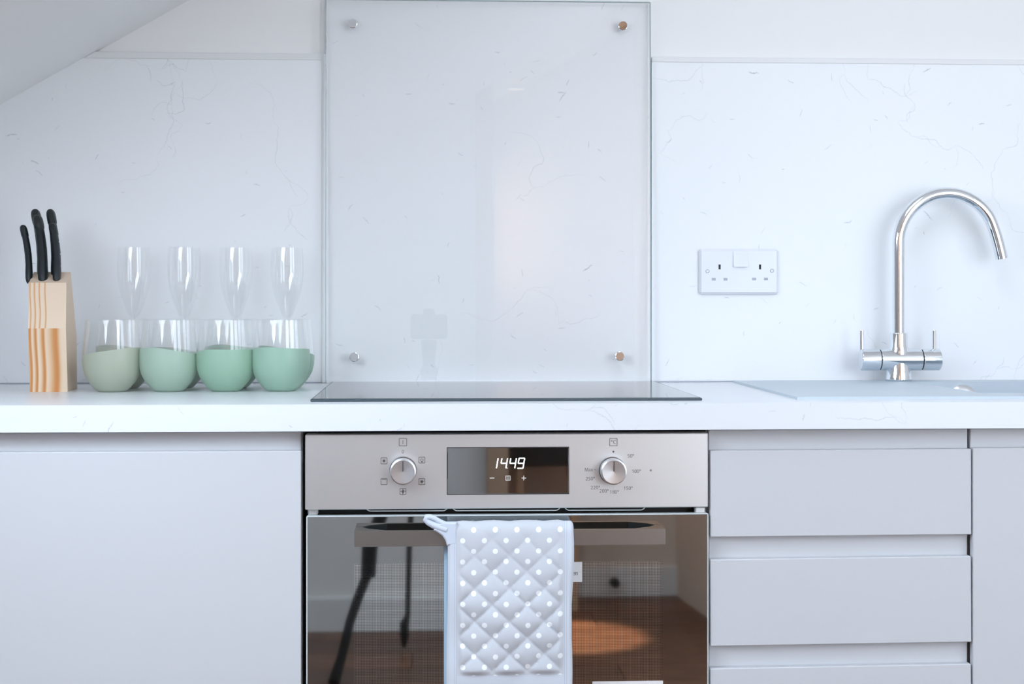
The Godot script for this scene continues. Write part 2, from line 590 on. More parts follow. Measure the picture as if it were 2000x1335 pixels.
# ---------------------------------------------------------------- splashbacks
func splashbacks() -> void:
	var zf := 0.010
	var top_l := W(400, 103, zf).y
	var c := W(189, 101.5, 0.0)
	var left_end := -1.56
	# beside the knife block: its corner is cut along the slope of the ceiling
	var right := W(628, 400, zf).x
	var yb := TOP + 0.0003
	var slope := 0.575
	var sx := c.x + (top_l - c.y) / slope
	var p := thing("splashback_panel", "white veined splashback panel with a corner cut to the sloping ceiling", "splashback")
	var low_y := c.y + (left_end - c.x) * slope
	part("panel", prism(PackedVector2Array([Vector2(left_end, yb), Vector2(right, yb), Vector2(right, top_l - 0.012), Vector2(sx - 0.012 / slope, top_l - 0.012), Vector2(left_end, low_y)]), 0.0005, zf), M.marble_beside_block, p)
	part("edge_trim", prism(PackedVector2Array([Vector2(sx - 0.012 / slope, top_l - 0.012), Vector2(right, top_l - 0.012), Vector2(right, top_l), Vector2(sx, top_l)]), 0.0005, zf + 0.0015, 0.001), M.white_gloss, p)
	part("edge_trim", box(Vector3(right, yb, 0.0005), Vector3(W(636, 400, zf).x, top_l, zf + 0.0015), 0.001), M.white_gloss, p)
	part("sealant", box(Vector3(-1.56, TOP + 0.0002, 0.0101), Vector3(right, TOP + 0.0025, 0.0135)), M.slot_grey, p)
	# behind the glass
	p = thing("splashback_panel", "tall white veined splashback panel behind the clear glass sheet", "splashback")
	part("panel", box(Vector3(W(637, 400, zf).x, yb, 0.0005), Vector3(W(1270, 400, zf).x, W(950, 1, zf).y, zf)), M.marble_behind_glass, p)
	# beside the tap
	p = thing("splashback_panel", "white veined splashback panel behind the tap and the socket", "splashback")
	var top_r := W(1300, 111, zf).y
	part("panel", box(Vector3(W(1273, 400, zf).x, yb, 0.0005), Vector3(1.75, top_r - 0.010, zf)), M.marble_beside_tap, p)
	part("edge_trim", box(Vector3(W(1273, 400, zf).x, top_r - 0.010, 0.0005), Vector3(1.75, top_r, zf + 0.0015), 0.001), M.white_gloss, p)
	part("sealant", box(Vector3(W(1274, 747, 0.012).x, TOP + 0.0002, 0.0101), Vector3(W(1432, 745, 0.012).x, TOP + 0.0025, 0.0135)), M.slot_grey, p)
	# the glass sheet stands out a little more at its foot
	var zg := 0.0255
	var g := thing("glass_splashback", "clear glass splashback sheet fixed by four chrome caps above the hob", "splashback")
	var a := W(637, 741, zg)
	var b := W(1270, 741, zg)
	g.position = Vector3(0, TOP + 0.006, zg)
	g.rotation.x = deg_to_rad(-0.75)
	var h := W(950, 2, 0.02).y - g.position.y
	part("glass_sheet", box(Vector3(a.x, 0, 0), Vector3(b.x, h, 0.006)), M.pane_glass, g)
	for s in [[a.x - 0.0012, a.x], [b.x, b.x + 0.0012]]:
		part("glass_edge", box(Vector3(s[0], 0, -0.0002), Vector3(s[1], h, 0.0062)), M.glass_edge, g)
	part("glass_edge", box(Vector3(a.x, h, -0.0002), Vector3(b.x, h + 0.0012, 0.0062)), M.glass_edge, g)
	for q in [[689, 47], [1216, 51], [692, 697], [1210, 695]]:
		var v := W(q[0], q[1], 0.031 if q[1] > 400 else 0.023)
		var cap := part("fixing_cap", disc(0.0088, 0.006, 0.0012), M.chrome, g, Vector3(v.x, v.y - g.position.y, 0.0062))
		var gap := (zg - 0.010) - (v.y - g.position.y) * tan(deg_to_rad(0.75)) - 0.0003
		part("spacer", disc(0.006, gap, 0.0005, 24), M.chrome, cap, Vector3(0, 0, -0.0063 - gap))


# ---------------------------------------------------------------- worktop, hob, sink, tap
func worktop() -> void:
	var t := thing("worktop", "long white veined laminate worktop over the cabinets and the oven", "worktop")
	var b := 0.0392
	var bowl := [W(1780, 745, 0.1).x, 1.42, 0.105, 0.45]
	var st := starts()
	var x1 := 1.75
	add_box(st, Vector3(-1.56, TOP - b, 0.0), Vector3(bowl[0], TOP, 0.612))
	add_box(st, Vector3(bowl[1], TOP - b, 0.0), Vector3(x1, TOP, 0.612))
	add_box(st, Vector3(bowl[0], TOP - b, 0.0), Vector3(bowl[1], TOP, bowl[2]))
	add_box(st, Vector3(bowl[0], TOP - b, bowl[3]), Vector3(bowl[1], TOP, 0.612))
	part("slab", st.commit(), M.marble_worktop, t)
	# hob
	var hl := W(606, 780, 0.555).x
	var hr := W(1372, 780, 0.555).x
	var h := thing("induction_hob", "thin black glass induction hob set on the worktop", "hob")
	var z0 := 0.045
	var z1 := 0.553
	part("glass_top", box(Vector3(hl + 0.003, TOP + 0.0005, z0 + 0.003), Vector3(hr - 0.003, TOP + 0.0045, z1 - 0.003), 0.0004), M.hob_glass, h)
	var rim := starts()
	for q in [[hl, hr, z1 - 0.003, z1], [hl, hr, z0, z0 + 0.003], [hl, hl + 0.003, z0 + 0.003, z1 - 0.003], [hr - 0.003, hr, z0 + 0.003, z1 - 0.003]]:
		add_box(rim, Vector3(q[0], TOP, q[2]), Vector3(q[1], TOP + 0.0042, q[3]), 0.001)
	part("bevelled_rim", rim.commit(), M.hob_bevel, h)

	# sink: drainer on the left, bowl on the right
	var s := thing("kitchen_sink", "pale grey inset sink with drainer under the tap", "sink")
	var sl := W(1432, 743, 0.03).x
	var sf := 0.536
	var e := 0.004
	var deck := starts()
	for q in [[sl, bowl[0], 0.03, sf], [bowl[1], 1.5, 0.03, sf], [bowl[0], bowl[1], 0.03, bowl[2]], [bowl[0], bowl[1], bowl[3], sf]]:
		add_box(deck, Vector3(q[0], TOP, q[2]), Vector3(q[1], TOP + e, q[3]), 0.0)
	part("deck", deck.commit(), M.sink_composite, s)
	var bw := starts()
	var dp := 0.17
	var m := 0.004
	add_box(bw, Vector3(bowl[0], TOP - dp, bowl[2]), Vector3(bowl[0] + m, TOP + e, bowl[3]))
	add_box(bw, Vector3(bowl[1] - m, TOP - dp, bowl[2]), Vector3(bowl[1], TOP + e, bowl[3]))
	add_box(bw, Vector3(bowl[0], TOP - dp, bowl[2]), Vector3(bowl[1], TOP + e, bowl[2] + m))
	add_box(bw, Vector3(bowl[0], TOP - dp, bowl[3] - m), Vector3(bowl[1], TOP + e, bowl[3]))
	add_box(bw, Vector3(bowl[0], TOP - dp - m, bowl[2]), Vector3(bowl[1], TOP - dp, bowl[3]))
	part("bowl", bw.commit(), M.sink_composite, s)
	var ov := W(1880, 778, bowl[2] + m)
	var dome := lathe([[0.0, 0.009], [0.012, 0.008], [0.020, 0.0055], [0.0255, 0.0015], [0.0258, 0.0]], 48)
	part("overflow", dome, M.knob_steel, s, Vector3(ov.x, ov.y, bowl[2] + m), Vector3(PI / 2, 0, 0))

	tap()


func tap() -> void:
	var z := 0.066
	var y0 := TOP + 0.004
	var t := thing("mixer_tap", "chrome swan-neck mixer tap with two levers on the sink", "tap")
	var c := W(1755, 702, z)
	var s := 1.0 / (F / (c.x * sin(TURN) + (CZ - z) * cos(TURN)))   # metres to a pixel at the tap
	# base, flaring out of the cross body
	part("base", lathe([[0.0, y0], [25.5 * s, y0], [25.5 * s, y0 + 4 * s], [24.0 * s, y0 + 16 * s], [21 * s, c.y - 8 * s], [19 * s, c.y]], 40), M.chrome, t, Vector3(c.x, 0, z))
	part("collar", lathe([[20 * s, c.y + 10 * s], [20 * s, c.y + 20 * s], [17.5 * s, c.y + 26 * s], [17.0 * s, c.y + 51 * s], [16.0 * s, c.y + 52.5 * s], [11 * s, c.y + 52.5 * s]], 40), M.chrome, t, Vector3(c.x, 0, z))
	# cross body and its two turning ends
	var r := 21.3 * s
	var P := func(px: float) -> Vector3: return Vector3(W(px, 702, z).x, c.y, z)
	part("body", tube([P.call(1718.5), P.call(1719.5), P.call(1797), P.call(1798)], [r - 0.001, r, r, r - 0.001], 40), M.chrome, t)
	part("seam", tube([P.call(1716.5), P.call(1718.5)], [r - 0.0015, r - 0.0015], 40), M.black_metal, t)
	part("seam", tube([P.call(1798), P.call(1800)], [r - 0.0015, r - 0.0015], 40), M.black_metal, t)
	var ends := [[1716.5, 1680.0, 1683.0], [1800.0, 1835.0, 1824.5]]
	for e in ends:
		var g := signf(e[1] - e[0])
		var cap := part("valve_end", tube([P.call(e[0]), P.call(e[0] + g), P.call(e[1] - 2 * g), P.call(e[1])], [r - 0.0008, r, r, r - 0.002], 40), M.chrome, t)
		var q: Vector3 = P.call(e[2])
		part("lever", tube([q + Vector3(0, r * 0.8, 0), q + Vector3(0, 55 * s, 0), q + Vector3(0, 57.5 * s, 0)], [3.9 * s, 3.9 * s, 3.7 * s], 16), M.chrome, cap)
	# spout: up, round, and down to the nozzle
	var path := [Vector3(c.x, c.y + 50 * s, z), Vector3(c.x, W(1755, 580, z).y, z)]
	var R := 97.0 * s
	var mid := Vector3(c.x + R, W(1755, 474, z).y, z)
	for k in 27:
		var a := PI - deg_to_rad(150.0) * k / 26.0
		path.append(mid + Vector3(R * cos(a), R * sin(a), 0))
	# the last stretch straightens out
	var d: Vector3 = Vector3.RIGHT.rotated(Vector3(0, 0, 1), deg_to_rad(90.0 - 151.0))
	for k in 16:
		d = Vector3.RIGHT.rotated(Vector3(0, 0, 1), deg_to_rad(90.0 - 151.0 - 17.0 * sqrt((k + 1) / 16.0)))
		path.append(path[-1] + d * 5.1 * s)
	part("spout", tube(path, same(11.8 * s, path.size()), 32), M.chrome, t)
	part("nozzle", tube([path[-1] - d * 4 * s, path[-1] + d * 1.5 * s], [12.2 * s, 12.0 * s], 32), M.chrome, t)


func socket() -> void:
	var z := 0.010
	var o := thing("wall_socket", "white double wall socket with one rocker switch on the splashback", "socket")
	var body := part("face_plate", pbox(1366, 485.5, 1521, 574.5, z, z + 0.009, 0.0042), M.socket_plastic, o)
	body.name = "face_plate"
	var zf := z + 0.009
	for p in [[1405.5, 521, 4.2, 9.5], [1484.5, 521, 4.2, 9.5]]:
		part("earth_slot", pbox(p[0] - p[2] / 2, p[1] - p[3] / 2, p[0] + p[2] / 2, p[1] + p[3] / 2, zf - 0.002, zf + 0.0002), M.slot_black, o)
	for p in [[1394, 545], [1417, 545], [1473, 544.5], [1496, 544.5]]:
		part("pin_slot", pbox(p[0] - 3.8, p[1] - 2.6, p[0] + 3.8, p[1] + 2.6, zf - 0.002, zf + 0.0002), M.slot_grey, o)
	for p in [[1381.8, 529.5], [1507.8, 528.5]]:
		var v := W(p[0], p[1], zf)
		var sc := part("screw", disc(0.0037, 0.0008, 0.0003, 24), M.slot_grey, o, Vector3(v.x, v.y, zf - 0.0001))
		part("screw_head", disc(0.0024, 0.0006, 0.0003, 20), M.socket_plastic, sc, Vector3(0, 0, 0.0007))
	# the rocker stands out more at its lower edge
	var a := W(1432, 491, zf)
	var b := W(1460, 521, zf)
	var st := starts()
	var f := [Vector3(a.x, a.y, zf + 0.001), Vector3(b.x, a.y, zf + 0.001), Vector3(b.x, b.y, zf + 0.005), Vector3(a.x, b.y, zf + 0.005)]
	var k := [Vector3(a.x, a.y, zf - 0.002), Vector3(b.x, a.y, zf - 0.002), Vector3(b.x, b.y, zf - 0.002), Vector3(a.x, b.y, zf - 0.002)]
	quad(st, f[0], f[1], f[2], f[3], Vector3(0, 0, 1))
	quad(st, k[0], k[1], f[1], f[0], Vector3(0, 1, 0))
	quad(st, k[3], k[2], f[2], f[3], Vector3(0, -1, 0))
	quad(st, k[0], k[3], f[3], f[0], Vector3(-1, 0, 0))
	quad(st, k[1], k[2], f[2], f[1], Vector3(1, 0, 0))
	part("rocker_switch", st.commit(), M.socket_plastic, o)


# ---------------------------------------------------------------- cabinets
func cabinet(called: String, label: String, category: String, x0: float, x1: float) -> Node3D:
	var t := thing(called, label, category)
	var st := starts()
	add_box(st, Vector3(x0, 0.1, 0.02), Vector3(x0 + 0.018, 0.868, 0.565))
	add_box(st, Vector3(x1 - 0.018, 0.1, 0.02), Vector3(x1, 0.868, 0.565))
	add_box(st, Vector3(x0, 0.1, 0.02), Vector3(x1, 0.118, 0.565))
	add_box(st, Vector3(x0, 0.1, 0.012), Vector3(x1, 0.72, 0.02))
	part("carcass", st.commit(), M.carcass_board, t)
	part("plinth", box(Vector3(x0, 0.0, 0.50), Vector3(x1, 0.098, 0.516)), M.cabinet_lacquer, t)
	return t


func rail(t: Node3D, x0: float, x1: float, y0: float, y1: float) -> void:
	# recessed grip channel: its back leans so that the fingers reach behind the front
	part("grip_rail", box(Vector3(x0 + 0.001, y0, 0.566), Vector3(x1 - 0.001, y1, 0.581), 0.001), M.cabinet_lacquer, t)


func cabinets() -> void:
	var zf := 0.596
	var zb := 0.5815
	# beside the oven, under the knife block
	var r := W(588, 1000, zf).x
	var l := r - 0.596
	var t := cabinet("base_cabinet", "pale grey handleless base cabinet under the knife block and tumblers", "cabinet", l, r)
	rail(t, l, r, W(300, 905, zf).y, 0.868)
	part("door", box(Vector3(l, 0.105, zb), Vector3(r, W(300, 881.5, zf).y, zf), 0.0012), M.cabinet_lacquer, t)
	var u := cabinet("base_cabinet", "pale grey handleless end cabinet left of the knife block's cabinet", "cabinet", l - 0.6, l - 0.003)
	rail(u, l - 0.6, l - 0.003, W(300, 905, zf).y, 0.868)
	part("door", box(Vector3(l - 0.6, 0.105, zb), Vector3(l - 0.003, W(300, 881.5, zf).y, zf), 0.0012), M.cabinet_lacquer, u)
	# drawers
	var dl := W(1386.5, 960, zf).x
	var dr := W(1898, 960, zf).x
	t = cabinet("drawer_cabinet", "pale grey handleless drawer cabinet standing beside the oven", "cabinet", dl - 0.001, dr - 0.001)
	var rows := [[878.0, 1046.0, 0.12], [1089.0, 1257.5, 0.28], [1300.5, 1467.0, 0.3]]
	for q in rows:
		var a := W(1642, q[0], zf).y
		var b := W(1642, q[1], zf).y
		var hw := (dr - dl) / 2.0 - 0.0006
		part("drawer_front", box(Vector3(-hw, -(a - b) / 2, zb - zf), Vector3(hw, (a - b) / 2, 0), 0.0012), M.cabinet_lacquer, t, Vector3((dl + dr) / 2, (a + b) / 2, zf), Vector3(0, 0, deg_to_rad(q[2])))
	rail(t, dl, dr - 0.0004, W(1642, 900, zf).y, 0.868)
	rail(t, dl, dr - 0.0004, W(1642, 1110, zf).y, W(1642, 1030, zf).y)
	rail(t, dl, dr - 0.0004, W(1642, 1325, zf).y, W(1642, 1240, zf).y)
	# under the sink
	l = W(1900.5, 1000, zf).x
	r = l + 0.55
	t = cabinet("base_cabinet", "pale grey handleless base cabinet under the sink bowl", "cabinet", l - 0.001, r)
	rail(t, l, r, W(1950, 897, zf).y, 0.868)
	part("door", box(Vector3(l, 0.105, zb), Vector3(r, W(1950, 874.5, zf).y, zf), 0.0012), M.cabinet_lacquer, t)


# ---------------------------------------------------------------- oven
func frame_box(st: SurfaceTool, c: Vector3, w: float, h: float, line: float) -> void:
	for s in [-1, 1]:
		add_box(st, Vector3(c.x + s * w / 2 - line / 2, c.y - h / 2, c.z), Vector3(c.x + s * w / 2 + line / 2, c.y + h / 2, c.z + 0.0003))
		add_box(st, Vector3(c.x - w / 2, c.y + s * h / 2 - line / 2, c.z), Vector3(c.x + w / 2, c.y + s * h / 2 + line / 2, c.z + 0.0003))


func bar(st: SurfaceTool, a: Vector2, b: Vector2, line: float, z: float) -> void:
	var d := (b - a).normalized()
	var n := Vector2(-d.y, d.x) * line / 2
	var p := [a + n, b + n, b - n, a - n]
	quad(st, Vector3(p[0].x, p[0].y, z + 0.0003), Vector3(p[1].x, p[1].y, z + 0.0003), Vector3(p[2].x, p[2].y, z + 0.0003), Vector3(p[3].x, p[3].y, z + 0.0003), Vector3(0, 0, 1))
	for k in 4:
		var q: Vector2 = p[k]
		var w: Vector2 = p[(k + 1) % 4]
		quad(st, Vector3(q.x, q.y, z), Vector3(w.x, w.y, z), Vector3(w.x, w.y, z + 0.0003), Vector3(q.x, q.y, z + 0.0003), Vector3((q + w).x / 2 - (a + b).x / 2, (q + w).y / 2 - (a + b).y / 2, 0))


func oven() -> void:
	var zf := 0.600
	var t := thing("built_in_oven", "built-in stainless steel oven with two knobs and a mirrored black glass door", "oven")
	var fl := W(596, 920, zf).x
	var fr := W(1383, 920, zf).x
	var s := 0.000756     # metres to a pixel here
	part("casing", box(Vector3(fl + 0.012, 0.275, 0.05), Vector3(fr - 0.012, 0.862, 0.565)), M.black_metal, t)
	var fascia := part("control_panel", pbox(596, 846.5, 1383, 992.5, 0.566, zf, 0.0012), M.steel, t)
	# the strip between the panel and the door
	for q in [[601, 621, 992, 1006], [1357, 1379, 989, 1003]]:
		part("hinge_cover", pbox(q[0], q[2], q[1], q[3], 0.57, 0.588, 0.002), M.steel, t)
	for q in [[715.0, 874.0], [884.0, 1094.0], [1103.0, 1260.0]]:
		var pts := []
		for e in [[q[0], 990.5], [q[0] + 2, 993.5], [q[0] + 6, 996], [q[0] + 9, 996.4], [q[1] - 9, 996.4], [q[1] - 6, 996], [q[1] - 2, 993.5], [q[1], 990.5]]:
			var drop: float = -0.004 * (e[0] - 988.0)
			pts.append(W(e[0], e[1] + drop, 0.594))
		part("vent_rim", tube(pts, same(0.0007, pts.size()), 8), M.glass_rim, t)

	# knobs
	for p in [[787.0, 921.0], [1199.0, 921.0]]:
		var v := W(p[0], p[1], zf + 0.02)
		part("knob_ring", disc(26.3 * s, 0.004, 0.001, 56), M.dark_ring, t, Vector3(v.x, v.y, zf))
		var st := starts()
		var prof := [[25.2 * s, 0.0], [25.2 * s, 0.0165], [24.2 * s, 0.0185], [22.6 * s, 0.0190], [0.0, 0.0178]]
		var rows := []
		for q in prof:
			var row := []
			for k in 56:
				row.append(Vector3(q[0] * cos(TAU * k / 56), q[0] * sin(TAU * k / 56), q[1]))
			rows.append(row)
		for i in rows.size() - 1:
			for k in 56:
				var m := TAU * (k + 0.5) / 56
				quad(st, rows[i][k], rows[i][(k + 1) % 56], rows[i + 1][(k + 1) % 56], rows[i + 1][k], Vector3(cos(m), sin(m), 0) if i == 0 else Vector3(cos(m) * 0.02, sin(m) * 0.02, 1))
		var knob := part("knob", st.commit(), M.knob_steel, t, Vector3(v.x, v.y, zf + 0.003))
		part("pointer", box(Vector3(-0.7 * s, 1.0 * s, 0.0172), Vector3(0.7 * s, 20.5 * s, 0.0192)), M.dark_ring, knob)

	# symbols round the function knob
	var z := zf + 0.00005
	var sym := func(px: float, py: float, w: float) -> Array:
		var a := starts()
		var c := W(px, py, z)
		frame_box(a, c, w * s, w * s, 1.0 * s)
		return [a, c]
	for q in [[787, 863, 14.5, "bar"], [750, 899.5, 11.5, "fan"], [824, 898, 11.5, "lamp"], [750, 940, 11.5, "top"], [824, 940, 11.5, "fan"], [787, 959.5, 11.5, "cross"]]:
		var r: Array = sym.call(q[0], q[1], q[2])
		var a: SurfaceTool = r[0]
		var c := Vector2(r[1].x, r[1].y)
		var zz: float = r[1].z
		match q[3]:
			"bar":
				bar(a, c + Vector2(0, -4 * s), c + Vector2(0, 4 * s), 1.0 * s, zz)
			"fan":
				for k in 4:
					var d := Vector2.from_angle(PI * k / 4) * 3.6 * s
					bar(a, c - d, c + d, 1.0 * s, zz)
			"lamp":
				for k in 10:
					var d0 := Vector2.from_angle(TAU * k / 10) * 2.6 * s
					var d1 := Vector2.from_angle(TAU * (k + 1) / 10) * 2.6 * s
					bar(a, c + d0, c + d1, 0.8 * s, zz)
				bar(a, c + Vector2(0, -2.4 * s), c + Vector2(0, -4.6 * s), 2.2 * s, zz)
			"top":
				bar(a, c + Vector2(-4 * s, 4 * s), c + Vector2(4 * s, 4 * s), 0.9 * s, zz)
			"cross":
				bar(a, c + Vector2(0, -5 * s), c + Vector2(0, 5 * s), 1.6 * s, zz)
				bar(a, c + Vector2(-5 * s, 0.6 * s), c + Vector2(5 * s, 0.6 * s), 1.1 * s, zz)
				for k in 2:
					var d := Vector2.from_angle(PI * (k + 0.5) / 2) * 3.2 * s
					bar(a, c - d, c + d, 1.0 * s, zz)
		part("symbol", a.commit(), M.print_grey, fascia)
	var box_c: Array = sym.call(1198, 863, 14.5)
	part("symbol", box_c[0].commit(), M.print_grey, fascia)
	for q in [["0", 787, 882, 7.5], ["°C", 1198, 863, 8.5], ["50°", 1232, 890, 7.5], ["100°", 1243, 920, 7.5], ["150°", 1227, 953, 7.5], ["180°", 1200, 960.5, 7.5], ["200°", 1180, 958.5, 7.5], ["220°", 1163, 952, 7.5], ["250°", 1153, 934.5, 7.5], ["Max", 1150, 917, 7.5]]:
		part("lettering", letters(q[0], q[3] * 0.85 * s), M.print_grey, fascia, W(q[1], q[2], z))
	var dot := W(1198, 881.5, z)
	part("symbol", disc(2.0 * s, 0.0003, 0.0001, 16), M.print_grey, fascia, dot)
	var tick := starts()
	var tc := W(1162, 917, z)
	bar(tick, Vector2(tc.x - 1.5 * s, tc.y), Vector2(tc.x + 1.5 * s, tc.y), 1.0 * s, z)
	part("symbol", tick.commit(), M.print_grey, fascia)
	tick = starts()
	var lc := W(1271, 918, z)
	for k in 3:
		var d := Vector2.from_angle(PI * k / 3) * 2.6 * s
		bar(tick, Vector2(lc.x, lc.y) - d, Vector2(lc.x, lc.y) + d, 0.6 * s, z)
	part("symbol", tick.commit(), M.print_grey, fascia)

	# clock display
	var dm := part("display", pbox(874, 873.5, 1110.5, 964, zf - 0.001, zf + 0.0008, 0.0005), M.display_glass, t)
	part("display_frame", pbox(872.8, 872.3, 1111.7, 965.2, zf - 0.001, zf + 0.0003), M.dark_ring, t)
	var zd := zf + 0.0009
	# seven-segment figures leaning to the right: segments a b c d e f g
	var figs := {"1": "bc", "4": "fgbc", "9": "afgbcd"}
	var at := [["1", 963.5], ["4", 977.0], ["4", 994.3], ["9", 1010.5]]
	for q in at:
		var st := starts()
		var o := W(q[1], 914.0, zd)
		var fw := 11.0 * s
		var fh := 19.5 * s
		var lean := 0.17
		var J := func(x: float, y: float) -> Vector2: return Vector2(o.x + x * fw + y * fh * lean, o.y + y * fh)
		for c in figs[q[0]]:
			var e: Array = {"a": [0, 1, 1, 1], "b": [1, 1, 1, 0.5], "c": [1, 0.5, 1, 0], "d": [0, 0, 1, 0], "e": [0, 0, 0, 0.5], "f": [0, 1, 0, 0.5], "g": [0, 0.5, 1, 0.5]}[c]
			if q[0] == "1":
				e = [0.55, e[1], 0.55, e[3]]
			var p: Vector2 = J.call(e[0], e[1])
			var r: Vector2 = J.call(e[2], e[3])
			bar(st, p, r, 2.2 * s, zd)
		part("display_figure", st.commit(), M.display_light, dm)
	var ic := starts()
	var pc := W(988.5, 913.5, zd)
	bar(ic, Vector2(pc.x + 2 * s, pc.y - 1.0 * s), Vector2(pc.x + 2 * s, pc.y + 1.0 * s), 2.0 * s, zd)
	var mi := W(961, 933, zd)
	bar(ic, Vector2(mi.x - 4.5 * s, mi.y), Vector2(mi.x + 4.5 * s, mi.y), 1.6 * s, zd)
	var pl := W(1023, 933, zd)
	bar(ic, Vector2(pl.x - 4.5 * s, pl.y), Vector2(pl.x + 4.5 * s, pl.y), 1.3 * s, zd)
	bar(ic, Vector2(pl.x, pl.y - 4.5 * s), Vector2(pl.x, pl.y + 4.5 * s), 1.3 * s, zd)
	var me := W(992, 933, zd)
	frame_box(ic, me, 9 * s, 8.5 * s, 0.9 * s)
	for k in 3:
		bar(ic, Vector2(me.x - 3 * s, me.y + (k - 1) * 2.2 * s), Vector2(me.x + 3 * s, me.y + (k - 1) * 2.2 * s), 0.5 * s, zd)
	part("display_icons", ic.commit(), M.display_icon_light, dm)

	# door: mirrored glass, light ground edge, printed mesh over the window
	var dl := W(599.5, 1100, zf).x
	var dr := W(1382.5, 1100, zf).x
	var dt := W(990, 1006, zf).y
	var door := part("door", box(Vector3(dl, 0.285, 0.57), Vector3(dr, dt, zf), 0.001), M.oven_glass, t)
	var ed := starts()
	add_box(ed, Vector3(dl - 0.0010, 0.285, 0.585), Vector3(dl + 0.0008, dt, zf + 0.0006), 0.0004)
	add_box(ed, Vector3(dr - 0.0008, 0.285, 0.585), Vector3(dr + 0.0010, dt, zf + 0.0006), 0.0004)
	add_box(ed, Vector3(dl, dt - 0.0006, 0.585), Vector3(dr, dt + 0.0010, zf + 0.0006), 0.0004)
	part("glass_edge", ed.commit(), M.glass_rim, door)
	var wl := W(692, 1200, zf).x
	var wr := W(1291, 1200, zf).x
	var wt := W(990, 1097.5, zf).y
	var wb := 0.36
	var ws := starts()
	var cell := 0.0023
	var q4 := [Vector3(wl, wb, zf + 0.0004), Vector3(wr, wb, zf + 0.0004), Vector3(wr, wt, zf + 0.0004), Vector3(wl, wt, zf + 0.0004)]
	for k in [0, 2, 1, 0, 3, 2]:
		ws.set_normal(Vector3(0, 0, 1))
		ws.set_uv(Vector2((q4[k].x - wl) / cell, (q4[k].y - wb) / cell))
		ws.add_vertex(q4[k])
	part("window_screen", ws.commit(), M.oven_screen, door)

	# handle: straight front, its ends run back to the door
	var zh := 0.642
	var hl := W(692, 1050, zh).x
	var hr := W(1300, 1050, zh).x
	var ht := W(996, 1034.5, zh).y
	var hb := W(996, 1065, zh).y
	var out := [Vector2(hl, 0.601), Vector2(hl, zh), Vector2(hr, zh), Vector2(hr, 0.601), Vector2(hr - 0.010, 0.601), Vector2(hr - 0.020, 0.618), Vector2(hr - 0.045, zh - 0.007), Vector2(hl + 0.045, zh - 0.007), Vector2(hl + 0.020, 0.618), Vector2(hl + 0.010, 0.601)]
	var hs := starts()
	var ix := Geometry2D.triangulate_polygon(PackedVector2Array(out))
	for y in [[hb, -1.0], [ht, 1.0]]:
		for k in range(0, ix.size(), 3):
			tri(hs, Vector3(out[ix[k]].x, y[0], out[ix[k]].y), Vector3(out[ix[k + 1]].x, y[0], out[ix[k + 1]].y), Vector3(out[ix[k + 2]].x, y[0], out[ix[k + 2]].y), Vector3(0, y[1], 0))
	for k in out.size():
		var a: Vector2 = out[k]
		var b: Vector2 = out[(k + 1) % out.size()]
		var n := Vector3(-(b - a).y, 0, (b - a).x)
		quad(hs, Vector3(a.x, hb, a.y), Vector3(b.x, hb, b.y), Vector3(b.x, ht, b.y), Vector3(a.x, ht, a.y), n)
	part("handle", hs.commit(), M.handle_steel, t)

	# paper labels stuck on the glass
	var lb := part("label_sticker", pbox(1085, 1097, 1137, 1136, zf + 0.0005, zf + 0.0010), M.paper, t)
	part("lettering", letters("en", 7.0 * s), M.print_grey, lb, W(1123.5, 1119, zf + 0.0012))
	part("label_sticker", pbox(1157, 1329.5, 1295, 1420, zf + 0.0005, zf + 0.0010), M.paper, t)


